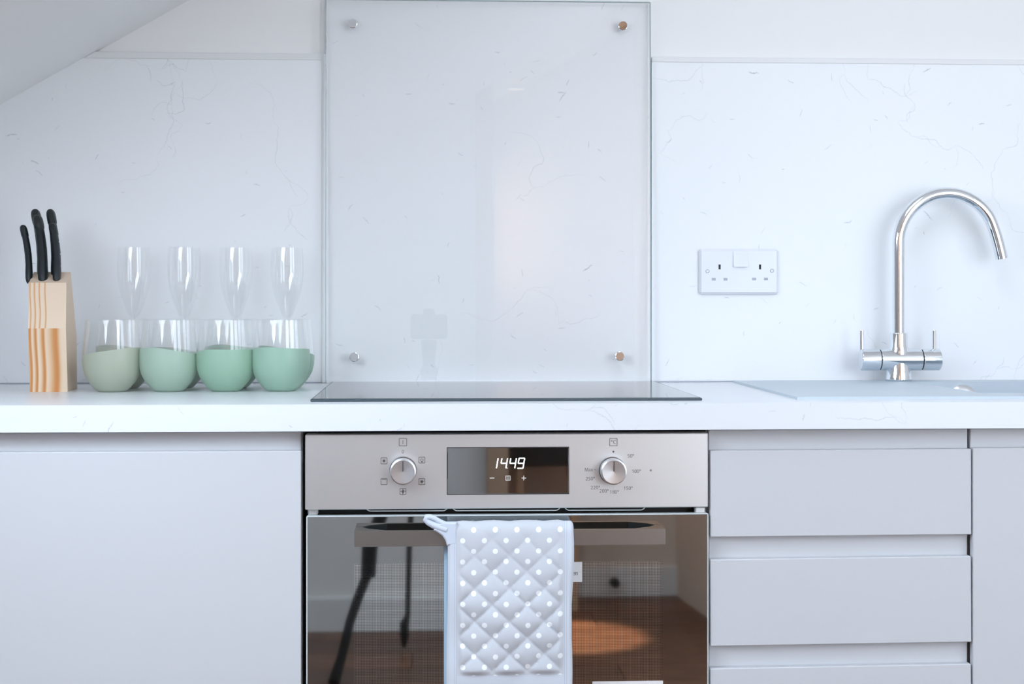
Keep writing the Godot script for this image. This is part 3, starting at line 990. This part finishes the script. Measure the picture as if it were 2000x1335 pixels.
# ---------------------------------------------------------------- oven glove on the handle
func glove() -> void:
	var t := thing("oven_glove", "grey quilted oven glove with white dots hanging over the oven handle", "oven glove")
	var bt := W(996, 1034.5, 0.642).y
	var zc := 0.6385
	var yb := 0.445
	var yc := bt - 0.003
	var nx := 84
	var rad := 0.0155
	# centre line down the front, seen from the top: row by row
	var line := []
	for k in 10:
		var a := PI * (1.0 - (k + 0.0) / 9.0)
		line.append([yc + rad * sin(a), zc + rad * cos(a), Vector2(sin(a), cos(a))])
	var steps := 110
	for k in range(1, steps + 1):
		var y := lerpf(yc, yb, float(k) / steps)
		line.append([y, zc + rad + 0.004 * sin(PI * minf(1.0, (yc - y) / 0.3)), Vector2(0, 1)])
	var rows := []
	var uvs := []
	for e in line:
		var row := []
		var uv := []
		var z: float = e[1]
		for j in nx + 1:
			var u := float(j) / nx
			# side edges wander a little, as the photo's do
			var py: float = YH + (EYE - e[0]) * 2.27 / F * F * F / F / 1.0
			py = YH + (EYE - float(e[0])) * F / 2.262
			var l := 873.5 + 1.5 * sin(py * 0.013)
			var r := 1121.0 - 3.5 * clampf((py - 1060.0) / 160.0, 0.0, 1.0) + 1.2 * sin(py * 0.03)
			if py < 1030.0:
				r -= pow((1030.0 - py) / 12.0, 2.0) * 1.6
			var px := lerpf(l, r, u)
			var quilt := 0.0
			if px > 893.0 and px < 1100.0 and py < 1316.0 and py > 1018.0:
				var p := (px - 961.0) / 68.0 + (py - 1180.0) / 64.0
				var q := (px - 961.0) / 68.0 - (py - 1180.0) / 64.0
				var hgt := sqrt(absf(sin(PI * p) * sin(PI * q)))
				var soft := clampf((px - 893.0) / 10.0, 0.0, 1.0) * clampf((1100.0 - px) / 10.0, 0.0, 1.0) * clampf((1316.0 - py) / 9.0, 0.0, 1.0)
				quilt = hgt * soft * lerpf(0.0014, 0.0062, clampf((py - 1040.0) / 130.0, 0.0, 1.0))
			var edge := minf(u, 1.0 - u) * 248.0
			var puff := -0.004 * pow(1.0 - clampf(edge / 6.0, 0.0, 1.0), 2.0)
			var wave := 0.0012 * sin(px * 0.031 + py * 0.022) + 0.0010 * sin(px * 0.013 - py * 0.041)
			var off := quilt + puff + wave * clampf((py - 1030.0) / 80.0, 0.0, 1.0)
			var nrm: Vector2 = e[2]
			row.append(Vector3(W(px, 1100, z).x, e[0] + nrm.x * off, z + nrm.y * off))
			uv.append(Vector2((px - 866.0) / 260.0, (py - 1000.0) / 400.0))
		rows.append(row)
		uvs.append(uv)
	var st := starts()
	grid(st, rows, uvs)
	part("quilted_front", st.commit(), M.glove_cloth, t)
	# padding behind it and the other end of the glove behind the bar
	var x0 := W(874.5, 1100, 0.65).x
	var x1 := W(1117.0, 1100, 0.65).x
	part("padding", box(Vector3(x0, yb, zc + 0.0055), Vector3(x1, yc - 0.006, zc + rad - 0.0035), 0.003), M.glove_binding, t)
	part("back_layer", box(Vector3(W(867, 1100, 0.61).x, yb + 0.01, 0.606), Vector3(W(1113, 1100, 0.61).x, yc + 0.002, 0.629), 0.004), M.glove_lining, t)
	# hanging loop and the corner it pulls
	var P := func(px: float, py: float) -> Vector2:
		var v := W(px, py, 0.65)
		return Vector2(v.x, v.y)
	var corner := PackedVector2Array()
	for q in [[856, 1022], [866, 1019], [892, 1019.5], [892, 1062], [873, 1064], [870, 1054], [864, 1045], [854, 1038], [847, 1034]]:
		corner.append(P.call(q[0], q[1]))
	part("corner_binding", prism(corner, zc + 0.004, zc + rad + 0.001, 0.0018), M.glove_binding, t)
	var loop := []
	for q in [[872, 1025], [860, 1019], [849, 1012.5], [840, 1009], [834, 1009.5], [832, 1014], [836, 1019], [845, 1024], [857, 1029], [872, 1034]]:
		var v: Vector2 = P.call(q[0], q[1])
		loop.append(Vector3(v.x, v.y, zc + 0.011))
	part("hanging_loop", tube(loop, [0.0045, 0.0040, 0.0038, 0.0042, 0.0046, 0.0046, 0.0048, 0.0052, 0.0056, 0.0056], 12, 1.3), M.glove_binding, t)


# ---------------------------------------------------------------- glasses
func tumblers() -> void:
	var outer := [[0.0, 0.0006], [0.0222, 0.0], [0.0245, 0.001], [0.0300, 0.0066], [0.0380, 0.0160], [0.0442, 0.0275], [0.0474, 0.040], [0.0484, 0.051], [0.0480, 0.063], [0.0469, 0.078], [0.0452, 0.094], [0.0436, 0.108], [0.0426, 0.1185]]
	var glass := outer.duplicate(true)
	glass.append([0.0421, 0.1190])
	glass.append([0.0416, 0.1185])
	for k in range(outer.size() - 2, 1, -1):
		glass.append([outer[k][0] - 0.0012, outer[k][1] + (0.0 if k > 3 else 0.003)])
	glass.append([0.0, 0.006])
	var vessel := lathe(glass, 72)
	var rim := lathe([[0.0428, 0.1183], [0.0426, 0.1192], [0.0420, 0.1195], [0.0415, 0.1191], [0.0415, 0.1183]], 72)
	var ring := ["beside the knife block", "second from the knife block", "third from the knife block", "fourth from the knife block, nearest the hob"]
	var px := [219.0, 329.5, 440.5, 548.5]
	# height of the edge of the frosting round each glass: [middle, tilt, where it is highest, ripple]
	var edge := [[0.0640, 0.0095, 0.65, 0.0008], [0.0665, 0.0068, 2.3, 0.0012], [0.0655, 0.0062, 1.2, 0.0012], [0.0685, 0.0056, 1.5, 0.0010]]
	for row in 2:
		for k in 4:
			var z: float = [0.262, 0.158][row]
			var x := W(px[k], 740, 0.262).x
			var name_ := "stemless tumbler with frosted green base, %s row, %s" % [["front", "back"][row], ring[k]]
			var t := thing("tumbler", name_, "tumbler", Vector3(x, TOP + 0.0004, z), "stemless tumblers in two rows on the worktop")
			part("glass_bowl", vessel, M.clear_glass, t)
			part("rim", rim, M.clear_glass, t)
			var e: Array = edge[k] if row == 0 else edge[3 - k]
			var rows := []
			for i in 15:
				var line := []
				for j in 72:
					var a := TAU * j / 72
					var top: float = e[0] + e[1] * cos(a - (e[2] if row == 0 else e[2] + 1.9)) + e[3] * sin(3.0 * a + e[2])
					var y := 0.0 if i == 0 else top * pow(float(i - 1) / 13.0, 1.15)
					var r := 0.0
					if i > 0:
						for n in range(1, outer.size() - 1):
							if y <= outer[n + 1][1] or n == outer.size() - 2:
								r = lerpf(outer[n][0], outer[n + 1][0], clampf((y - outer[n][1]) / (outer[n + 1][1] - outer[n][1]), 0.0, 1.0))
								break
						r += 0.0003
					line.append(Vector3(r * cos(a), y - 0.0003, r * sin(a)))
				rows.append(line)
			var st := starts()
			grid(st, rows, [], true)
			part("frosted_base", st.commit(), M["frosted_green_lit_%d" % k], t)


func wine_glasses() -> void:
	var o := [[0.0, 0.0], [0.033, 0.0], [0.034, 0.0008], [0.033, 0.0018], [0.018, 0.0045], [0.006, 0.009], [0.0038, 0.016], [0.0034, 0.05], [0.0034, 0.095], [0.0040, 0.108], [0.0062, 0.116], [0.0105, 0.126], [0.0165, 0.141], [0.0222, 0.158], [0.0268, 0.176], [0.0291, 0.194], [0.0297, 0.210], [0.0292, 0.228], [0.0280, 0.2465]]
	var p := o.duplicate(true)
	p.append([0.0276, 0.2470])
	for k in range(o.size() - 1, 10, -1):
		p.append([o[k][0] - 0.0009, o[k][1] + (0.0 if k > 12 else 0.002)])
	p.append([0.0, 0.117])
	var m := lathe(p, 64)
	var px := [262.0, 360.0, 461.0, 561.0]
	var where := ["nearest the knife block", "second from the knife block", "third from the knife block", "nearest the glass splashback"]
	for k in 4:
		var x := W(px[k], 550, 0.062).x
		var t := thing("wine_glass", "tall clear wine glass behind the tumblers, %s" % where[k], "wine glass", Vector3(x, TOP + 0.0002, 0.062), "wine glasses behind the tumblers")
		part("glass", m, M.clear_glass, t)


# ---------------------------------------------------------------- knife block
func knife_block() -> void:
	var at := W(92, 762, 0.268)
	var t := thing("knife_block", "pine knife block with bold orange grain at the end of the worktop", "knife block", Vector3(at.x, TOP, 0.222))
	t.rotation.y = deg_to_rad(3.5)
	# outline from the side: [z, y]; the upper front leans back, the top is square to it
	var o := [[-0.052, 0.0], [0.046, 0.0], [0.046, 0.1055], [0.028, 0.1815], [-0.020, 0.2005], [-0.062, 0.088]]
	var hw := 0.0305
	var lean := -0.028      # the whole block leans a touch to one side with height
	var V := func(sx: float, k: int) -> Vector3: return Vector3(sx * hw + lean * o[k][1], o[k][1], o[k][0])
	var body := starts()
	for s in [-1.0, 1.0]:
		for k in [[0, 1, 2], [0, 2, 5], [2, 3, 5], [3, 4, 5]]:
			tri(body, V.call(s, k[0]), V.call(s, k[1]), V.call(s, k[2]), Vector3(s, 0, 0))
	for k in [[0, 1, Vector3(0, -1, 0)], [3, 4, Vector3(0, 1, 0.3)], [4, 5, Vector3(0, 0, -1)], [5, 0, Vector3(0, 0, -1)]]:
		quad(body, V.call(-1, k[0]), V.call(1, k[0]), V.call(1, k[1]), V.call(-1, k[1]), k[2])
	part("block", body.commit(), M.pine, t)
	for f in [[2, 3, 0, "upper_front"], [1, 2, 1, "lower_front"]]:
		var st := starts()
		var c := [V.call(-1, f[0]), V.call(1, f[0]), V.call(1, f[1]), V.call(-1, f[1])]
		var uv := [Vector2(0, 1), Vector2(1, 1), Vector2(1, 0), Vector2(0, 0)]
		var n: Vector3 = (c[1] - c[0]).cross(c[3] - c[0]).normalized()
		for k in [0, 2, 1, 0, 3, 2]:
			st.set_normal(n)
			st.set_uv(uv[k])
			st.add_vertex(c[k])
		part(f[3], st.commit(), M["pine_front_%d" % f[2]], t)
	# five knives in their slots: [foot x, foot y, head x, head y, z foot, z head, half width, label]
	var ks := [
		[56.5, 548, 45.5, 445, 0.232, 0.200, 6.4, "short black handled knife standing alone in the knife block"],
		[82.0, 543, 69.5, 416, 0.2095, 0.160, 8.6, "tallest black handled knife in the middle slot, behind its twin"],
		[83.5, 548, 73.5, 427, 0.236, 0.192, 8.8, "thick black handled knife in the middle slot, in front of its twin"],
		[108.0, 542, 99.0, 416, 0.2095, 0.158, 8.2, "tall black riveted knife in the slot beside the tumblers, behind"],
		[110.5, 548, 103.0, 442, 0.236, 0.198, 7.4, "shorter black riveted knife in the slot beside the tumblers, in front"]]
	for q in ks:
		var a := W(q[0], q[1], q[4])
		var b := W(q[2], q[3], q[5])
		var k := thing("kitchen_knife", q[7], "knife", a, "black handled knives in the block")
		var s := 0.000865
		var d := b - a
		var path := []
		var rad := []
		var w: float = q[6] * s
		for e in [[-0.045, 0.55], [-0.02, 0.78], [0.03, 1.0], [0.14, 1.08], [0.30, 1.0], [0.5, 1.0], [0.68, 0.98], [0.80, 0.96], [0.83, 0.92], [0.845, 1.06], [0.90, 1.1], [0.97, 1.08], [1.01, 0.98], [1.035, 0.74], [1.045, 0.4]]:
			path.append(d * e[0] + Vector3(0.0035 * sin(PI * e[0]), 0, 0))
			rad.append(w * e[1])
		part("handle", tube(path, rad, 20, 1.35), M.knife_handle, k)
		var n := d.normalized()
		part("blade", tube([-n * 0.012, d * 0.02], [0.0013, 0.0013], 8, 3.0), M.chrome, k)
		if q[2] > 95.0:
			for e in [0.25, 0.48, 0.7]:
				part("rivet", tube([d * e + Vector3(0.0035 * sin(PI * e), 0, 0), d * e + Vector3(w * 0.98 + 0.0035 * sin(PI * e), 0, 0)], [0.0024, 0.0024], 12), M.chrome, k)


# ---------------------------------------------------------------- what the shiny things mirror
func behind_camera() -> void:
	# the photographer's tripod and camera
	var t := thing("tripod", "black camera tripod standing on the wooden floor before the oven", "tripod")
	var apex := Vector3(0.0, 0.86, 3.0)
	var R := func(px: float, py: float, z: float) -> Vector3:      # a point seen in the oven door, which stands at z = 0.6
		var v := W(px, py, 1.2 - z)
		return Vector3(v.x, v.y, z)
	var lower: Vector3 = R.call(651, 1334, 2.62)
	lower.y = 0.012
	var mid_foot: Vector3 = R.call(789, 1270, 3.07)
	mid_foot.y = 0.012
	part("leg", tube([apex, R.call(742, 1012, 2.86), R.call(722, 1068, 2.83), R.call(719, 1125, 2.8)], [0.017, 0.020, 0.023, 0.021], 14), M.tripod_black, t)
	part("leg", tube([R.call(719, 1118, 2.8), R.call(700, 1165, 2.78), R.call(683, 1215, 2.75), R.call(668, 1280, 2.69), lower], [0.015, 0.014, 0.013, 0.013, 0.017], 14), M.tripod_black, t)
	part("leg", tube([apex, R.call(802, 1012, 2.99), R.call(799, 1075, 3.0), R.call(796, 1200, 3.04), R.call(790, 1218, 3.045), R.call(790, 1240, 3.055), mid_foot], [0.015, 0.009, 0.0085, 0.0085, 0.014, 0.014, 0.007], 14), M.tripod_black, t)
	part("leg", tube([apex, Vector3(0.022, 0.45, 2.93), Vector3(0.20, 0.012, 2.70)], [0.017, 0.017, 0.014], 14), M.tripod_black, t)
	part("centre_column", tube([Vector3(0, 0.74, 3.0), Vector3(0, 0.985, 3.0)], [0.014, 0.014], 16), M.tripod_black, t)
	part("head", lathe([[0.0, 0.84], [0.034, 0.845], [0.034, 0.88], [0.022, 0.91], [0.026, 0.95], [0.03, 0.995], [0.0, 1.0]], 24), M.tripod_black, t, Vector3(0, 0, 3.0))
	var c := thing("photo_camera", "black camera mounted on the tripod", "camera")
	var st := starts()
	add_box(st, Vector3(-0.068, 1.0, 2.962), Vector3(0.068, 1.092, 3.015), 0.008)
	add_box(st, Vector3(-0.022, 1.09, 2.965), Vector3(0.022, 1.112, 3.01), 0.006)
	part("camera_body", st.commit(), M.tripod_black, c)
	part("lens", tube([Vector3(0, 1.05, 2.93), Vector3(0, 1.05, 2.965)], [0.033, 0.035], 28), M.tripod_black, c)
	# a low table in the recess
	var s := thing("side_table", "dark side table with pale wooden legs in the hall recess", "table")
	part("table_top", box(Vector3(0.275, 0.50, 3.62), Vector3(0.53, 0.66, 3.86), 0.004), M.dark_wood, s)
	for q in [[0.30, 3.64], [0.485, 3.64], [0.30, 3.82], [0.485, 3.82]]:
		part("leg", box(Vector3(q[0], 0, q[1]), Vector3(q[0] + 0.024, 0.50, q[1] + 0.024), 0.002), M.beech, s)
	var d := thing("door_stop", "small black door stop on the skirting board", "door stop")
	part("stop", tube([Vector3(0.665, 0.055, 3.90), Vector3(0.665, 0.055, 3.885), Vector3(0.665, 0.055, 3.86)], [0.018, 0.014, 0.016], 16), M.black_metal, d)
	# hall light: an added, unseen panel to brighten the recess, and a downlight that throws a narrow beam on the floor
	var at := Vector3(0.2505, 1.45, 3.70)
	var l := thing("added_fill_panel", "added unseen warm fill panel on the side wall of the hall recess", "wall light", at)
	part("frame", box(Vector3(0, -0.27, -0.15), Vector3(0.006, 0.27, 0.15), 0.001), M.white_gloss, l)
	part("lamp_lens", box(Vector3(0.006, -0.25, -0.13), Vector3(0.007, 0.25, 0.13)), M.lamp_light, l)
	var p := AreaLight3D.new()
	p.name = "added_fill_light"
	p.area_size = Vector2(0.26, 0.50)
	p.light_color = Color(1.0, 0.84, 0.70)
	p.light_energy = 0.28
	p.shadow_enabled = true
	p.area_range = 8.0
	p.area_attenuation = 2.0
	p.position = at + Vector3(0.009, 0, 0)
	p.basis = Basis.looking_at(Vector3.RIGHT, Vector3.UP)
	add_child(p)
	at = Vector3(0.36, edge_height(0.31) - 0.012, 3.62)
	l = thing("ceiling_downlight", "small round warm downlight with a narrow beam onto the hall floor", "ceiling light", at)
	part("fitting", lathe([[0.035, 0.004], [0.05, 0.0], [0.05, 0.012], [0.035, 0.012]], 32), M.white_gloss, l)
	part("lamp_lens", lathe([[0.0, 0.004], [0.035, 0.004]], 32), M.lamp_light, l)
	var b := SpotLight3D.new()
	b.name = "hall_spot_light"
	b.light_color = Color(1.0, 0.86, 0.72)
	b.light_energy = 15.0
	b.spot_angle = 7.0
	b.spot_angle_attenuation = 0.25
	b.spot_range = 6.0
	b.spot_attenuation = 2.0
	b.light_size = 0.03
	b.shadow_enabled = true
	b.position = at + Vector3(0, -0.01, 0)
	b.basis = Basis.looking_at(Vector3(0.45, 0, 3.25) - b.position, Vector3(1, 0, 0))
	add_child(b)


func edge_height(x: float) -> float:
	# underside of the sloping ceiling
	var k := W(189, 101.5, 0.0)
	return minf(2.4, k.y + (x - k.x) * 0.575)


func window_light(called: String, at: Vector3, toward: Vector3, size: Vector2, energy: float) -> void:
	var a := AreaLight3D.new()
	a.name = called
	a.area_size = size
	a.light_color = Color(0.885, 0.940, 1.0)
	a.light_energy = energy
	a.shadow_enabled = true
	a.area_range = 12.0
	a.area_attenuation = 2.0
	a.position = at
	a.basis = Basis.looking_at(toward, Vector3.UP if absf(toward.y) < 0.5 else Vector3(0, 0, 1))
	add_child(a)


func _ready() -> void:
	# camera
	var cam := Camera3D.new()
	cam.name = "camera"
	cam.projection = Camera3D.PROJECTION_FRUSTUM
	cam.near = NEAR
	cam.far = 60.0
	cam.size = 2.0 * NEAR * (1335.0 / 2.0 / F)
	cam.frustum_offset = Vector2(0.0, -NEAR * (667.5 - YH) / F)
	cam.position = Vector3(0, EYE, CZ)
	cam.rotation.y = -TURN
	add_child(cam)
	cam.current = true
	# sky
	var we := WorldEnvironment.new()
	we.name = "environment"
	var e := Environment.new()
	e.background_mode = Environment.BG_SKY
	var sky := Sky.new()
	var sm := ProceduralSkyMaterial.new()
	sm.sky_top_color = c8(196, 216, 240)
	sm.sky_horizon_color = c8(232, 240, 248)
	sm.ground_bottom_color = c8(150, 155, 150)
	sm.ground_horizon_color = c8(205, 212, 214)
	sky.sky_material = sm
	e.sky = sky
	e.background_energy_multiplier = 4.0
	e.tonemap_mode = Environment.TONE_MAPPER_LINEAR
	e.tonemap_exposure = 1.06
	e.sdfgi_enabled = true
	e.ssao_enabled = true
	e.ssil_enabled = true
	we.environment = e
	add_child(we)
	# daylight of the two windows, then of the added roof windows
	window_light("window_1_daylight", Vector3(1.7, 1.30, 3.19), Vector3(0, 0, -1), Vector2(0.94, 1.64), 1.45)
	window_light("window_2_daylight", Vector3(2.49, 1.325, 2.525), Vector3(-1, 0, 0), Vector2(0.99, 1.59), 0.9)
	for n in 2:
		var q: Array = ADDED_ROOFLIGHTS[n]
		var rx: float = (q[0] + q[1]) / 2
		window_light("window_%d_daylight" % (n + 3), Vector3(rx + 0.006, edge_height(rx) - 0.010, (q[2] + q[3]) / 2), Vector3(0.575, -1, 0), Vector2(q[1] - q[0] + 0.03, q[3] - q[2] - 0.06), [0.38, 1.65][n])

	rng.seed = 4711
	materials()
	room()
	splashbacks()
	worktop()
	socket()
	cabinets()
	oven()
	glove()
	knife_block()
	tumblers()
	wine_glasses()
	behind_camera()
